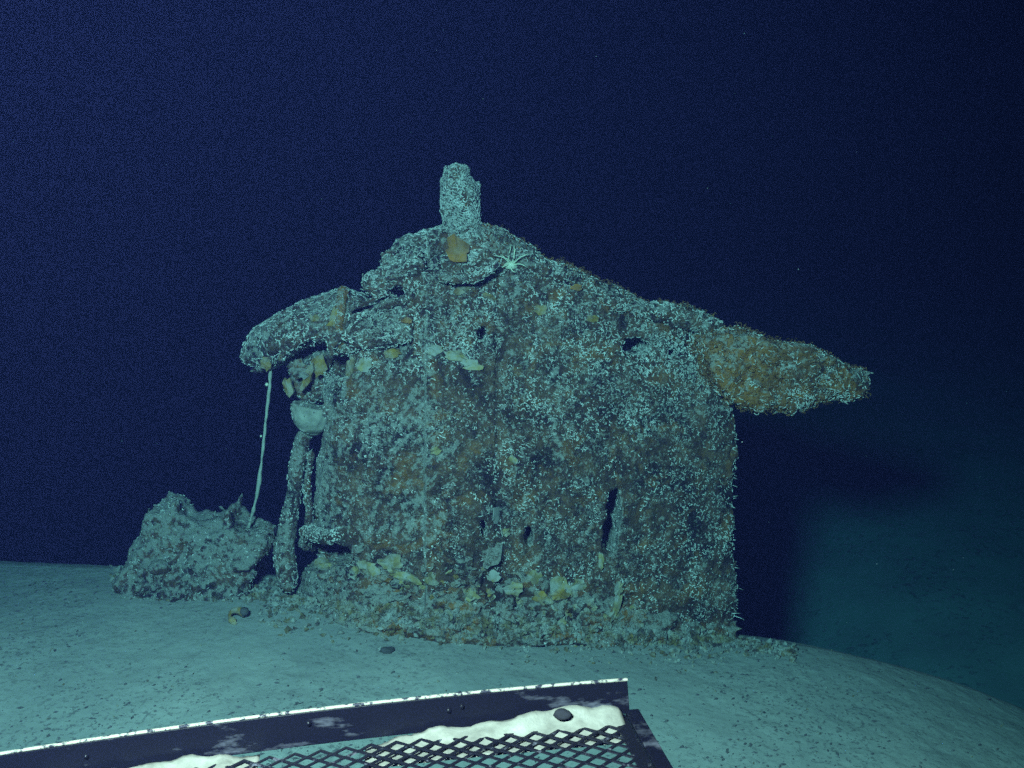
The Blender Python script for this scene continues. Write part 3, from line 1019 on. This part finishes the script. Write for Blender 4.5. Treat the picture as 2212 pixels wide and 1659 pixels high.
M_STEEL = mat_metal('dark_painted_steel', (0.004, 0.004, 0.008), (0.06, 0.06, 0.075), 0.58, 0.70, 12, (1, 1, 3))
M_RIM = mat_metal('worn_bright_rim', (0.02, 0.02, 0.03), (0.26, 0.245, 0.20), 0.42, 0.50, 120, (1, 1, 1))
M_MESH = mat_metal('mesh_steel', (0.005, 0.005, 0.008), (0.10, 0.10, 0.12), 0.60, 0.72, 60)

bar('back_plate', (0, -0.004, -0.008), (LEN, 0.0, HB - 0.0032), M_STEEL, basket)
bar('rim', (-0.001, -0.0040, HB - 0.0030), (LEN, 0.0006, HB), M_RIM, basket, 0.0012)
bar('side_rail', (-0.010, 0.002, -0.014), (0.006, 0.62, -0.002), M_STEEL, basket)
bar('side_flange', (0.0065, 0.002, -0.010), (0.022, 0.62, -0.007), M_MESH, basket, 0.0005)
for i, x_ in enumerate((0.19, 0.205, 0.36, 0.60)):
    blob('rivet', BW([x_, 0.001, 0.018 - 0.003 * (i % 2)]), 0.0028, 300 + i, M_MESH, basket, 0.1)

# expanded metal floor: one sheet slit and stretched
px_w, px_d = 0.0275, 0.025
strips = []
nx_, ny_ = int(LEN / px_w) + 1, 22
for j in range(ny_ * 2):
    for i in range(nx_):
        x0 = 0.018 + i * px_w + (px_w / 2 if j % 2 else 0)
        y0 = 0.022 + j * px_d / 2
        for sgn in (-1, 1):
            a = np.array([x0, y0, -0.0065]); b = np.array([x0 + sgn * px_w / 2, y0 + px_d / 2, -0.0072])
            if not (0.016 <= b[0] <= LEN):
                continue
            strips.append((a, b))
Vs, Fs = [], []
for k_, (a, b) in enumerate(strips):
    d = (b - a) / np.linalg.norm(b - a)
    s = np.array([-d[1], d[0], 0]) * 0.0016
    a2, b2 = a - d * 0.001, b + d * 0.001
    up0 = np.array([0, 0, 0.0013]); lean = np.array([0, -0.0012, 0])
    for q_ in (a2 - s, a2 + s, b2 + s, b2 - s):
        Vs.append(q_ - up0 / 2); Vs.append(q_ + up0 / 2 + lean)
    o8 = 8 * k_
    for f_ in ((0, 2, 4, 6), (1, 7, 5, 3), (0, 1, 3, 2), (2, 3, 5, 4), (4, 5, 7, 6), (6, 7, 1, 0)):
        Fs.append([o8 + t_ for t_ in f_])
mesh_floor = obj('mesh_floor', np_mesh('mesh_floor', BW(np.array(Vs)), Fs, False), M_MESH, basket)


def reflection_piece(name, x0, x1, top, label, seed):
    """bright reflection built as a crumpled white sheet between back plate and mesh, wavy upper edge"""
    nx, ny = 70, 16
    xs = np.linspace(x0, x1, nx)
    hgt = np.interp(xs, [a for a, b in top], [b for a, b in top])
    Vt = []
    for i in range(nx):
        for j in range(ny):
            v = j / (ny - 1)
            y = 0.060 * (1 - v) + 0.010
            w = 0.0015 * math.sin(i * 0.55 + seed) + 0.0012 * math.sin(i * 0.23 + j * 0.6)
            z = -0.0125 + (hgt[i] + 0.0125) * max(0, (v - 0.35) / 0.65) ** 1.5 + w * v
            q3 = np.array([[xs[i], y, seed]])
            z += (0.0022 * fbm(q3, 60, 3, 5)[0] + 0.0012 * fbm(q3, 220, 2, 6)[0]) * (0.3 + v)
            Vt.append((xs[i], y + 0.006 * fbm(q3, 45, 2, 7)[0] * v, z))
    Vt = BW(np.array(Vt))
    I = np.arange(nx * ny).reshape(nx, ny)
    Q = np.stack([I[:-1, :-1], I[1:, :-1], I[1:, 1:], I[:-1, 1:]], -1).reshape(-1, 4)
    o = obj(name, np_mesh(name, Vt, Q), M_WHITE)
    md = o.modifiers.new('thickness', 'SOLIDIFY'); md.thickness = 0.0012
    return tag(o, label, 'sheet', 'reflections in the basket built as white sheets')


reflection_piece('reflection_sheet', 0.012, 0.300, [(0.012, 0.0), (0.03, 0.008), (0.06, 0.010), (0.10, 0.008), (0.16, 0.001), (0.22, -0.002), (0.30, -0.012)], 'bright reflection at the outer corner of the basket, built as a white sheet under a dark pebble', 0.4)
reflection_piece('reflection_sheet', 0.415, 0.66, [(0.415, -0.012), (0.45, -0.002), (0.52, 0.0), (0.60, -0.002), (0.66, -0.006)], 'bright reflection in the basket, built as a white sheet, where the rim leaves the bottom of the picture', 2.1)
o = blob('dark_pebble', BW([0.080, 0.022, 0.007]), 0.0085, 320, M_PEBBLE, None, 0.4, (1.2, 1.0, 0.65))
tag(o, 'dark pebble on the bright reflection in the basket corner', 'pebble')

# ------------------------------------------------------------------ drifting particles
ns = 600
sp_ = np.stack([g.uniform(-2.6, 2.6, ns), g.uniform(-1.2, 4.0, ns), g.uniform(0.0, 2.6, ns)], 1)
dd = sp_ - CAM
sz = 0.0005 + 0.0018 * g.random(ns) ** 4
oc = np.array([[1, 0, 0], [0, 1, 0], [-1, 0, 0], [0, -1, 0], [0, 0, 1], [0, 0, -1]], float)
sv = (sp_[:, None, :] + oc[None] * sz[:, None, None] * g.uniform(0.6, 1.5, (ns, 6, 1))).reshape(-1, 3)
sf = (np.array([(0, 1, 4), (1, 2, 4), (2, 3, 4), (3, 0, 4), (1, 0, 5), (2, 1, 5), (3, 2, 5), (0, 3, 5)])[None] + (np.arange(ns) * 6)[:, None, None]).reshape(-1, 3)
snow = obj('marine_snow', np_mesh('marine_snow', sv, sf, False), M_SNOW)
tag(snow, 'tiny pale particles drifting in the dark blue water', 'particles', kind='stuff')

# ------------------------------------------------------------------ sea water
import bmesh
bm = bmesh.new()
bmesh.ops.create_cube(bm, size=1)
for v in bm.verts:
    v.co = Vector(((v.co.x) * 90 + 3, (v.co.y) * 76 + 26, v.co.z * 11.0 + 0.0))
me = bpy.data.meshes.new('haze'); bm.to_mesh(me); bm.free()
km = bpy.data.materials.new('sea_water'); km.use_nodes = True
nt = km.node_tree
nt.nodes.remove(nt.nodes['Principled BSDF'])
pv = nt.nodes.new('ShaderNodeVolumePrincipled')
DENS = 0.25
sig_s = (0.0015, 0.0021, 0.0085)
sig_t = (0.232, 0.067, 0.052)
col = [s / DENS for s in sig_s]
absn = [max(0, 1 - (t_ - s) / (DENS * (1 - c_))) ** 2 for s, t_, c_ in zip(sig_s, sig_t, col)]
pv.inputs['Color'].default_value = (*col, 1)
pv.inputs['Density'].default_value = DENS
pv.inputs['Anisotropy'].default_value = 0.0
pv.inputs['Absorption Color'].default_value = (*absn, 1)
km.cycles.volume_sampling = 'DISTANCE'
nt.links.new(pv.outputs[0], nt.nodes['Material Output'].inputs['Volume'])
haze = obj('haze', me, km)
tag(haze, 'dark blue sea water around the wreck', 'water', kind='stuff')
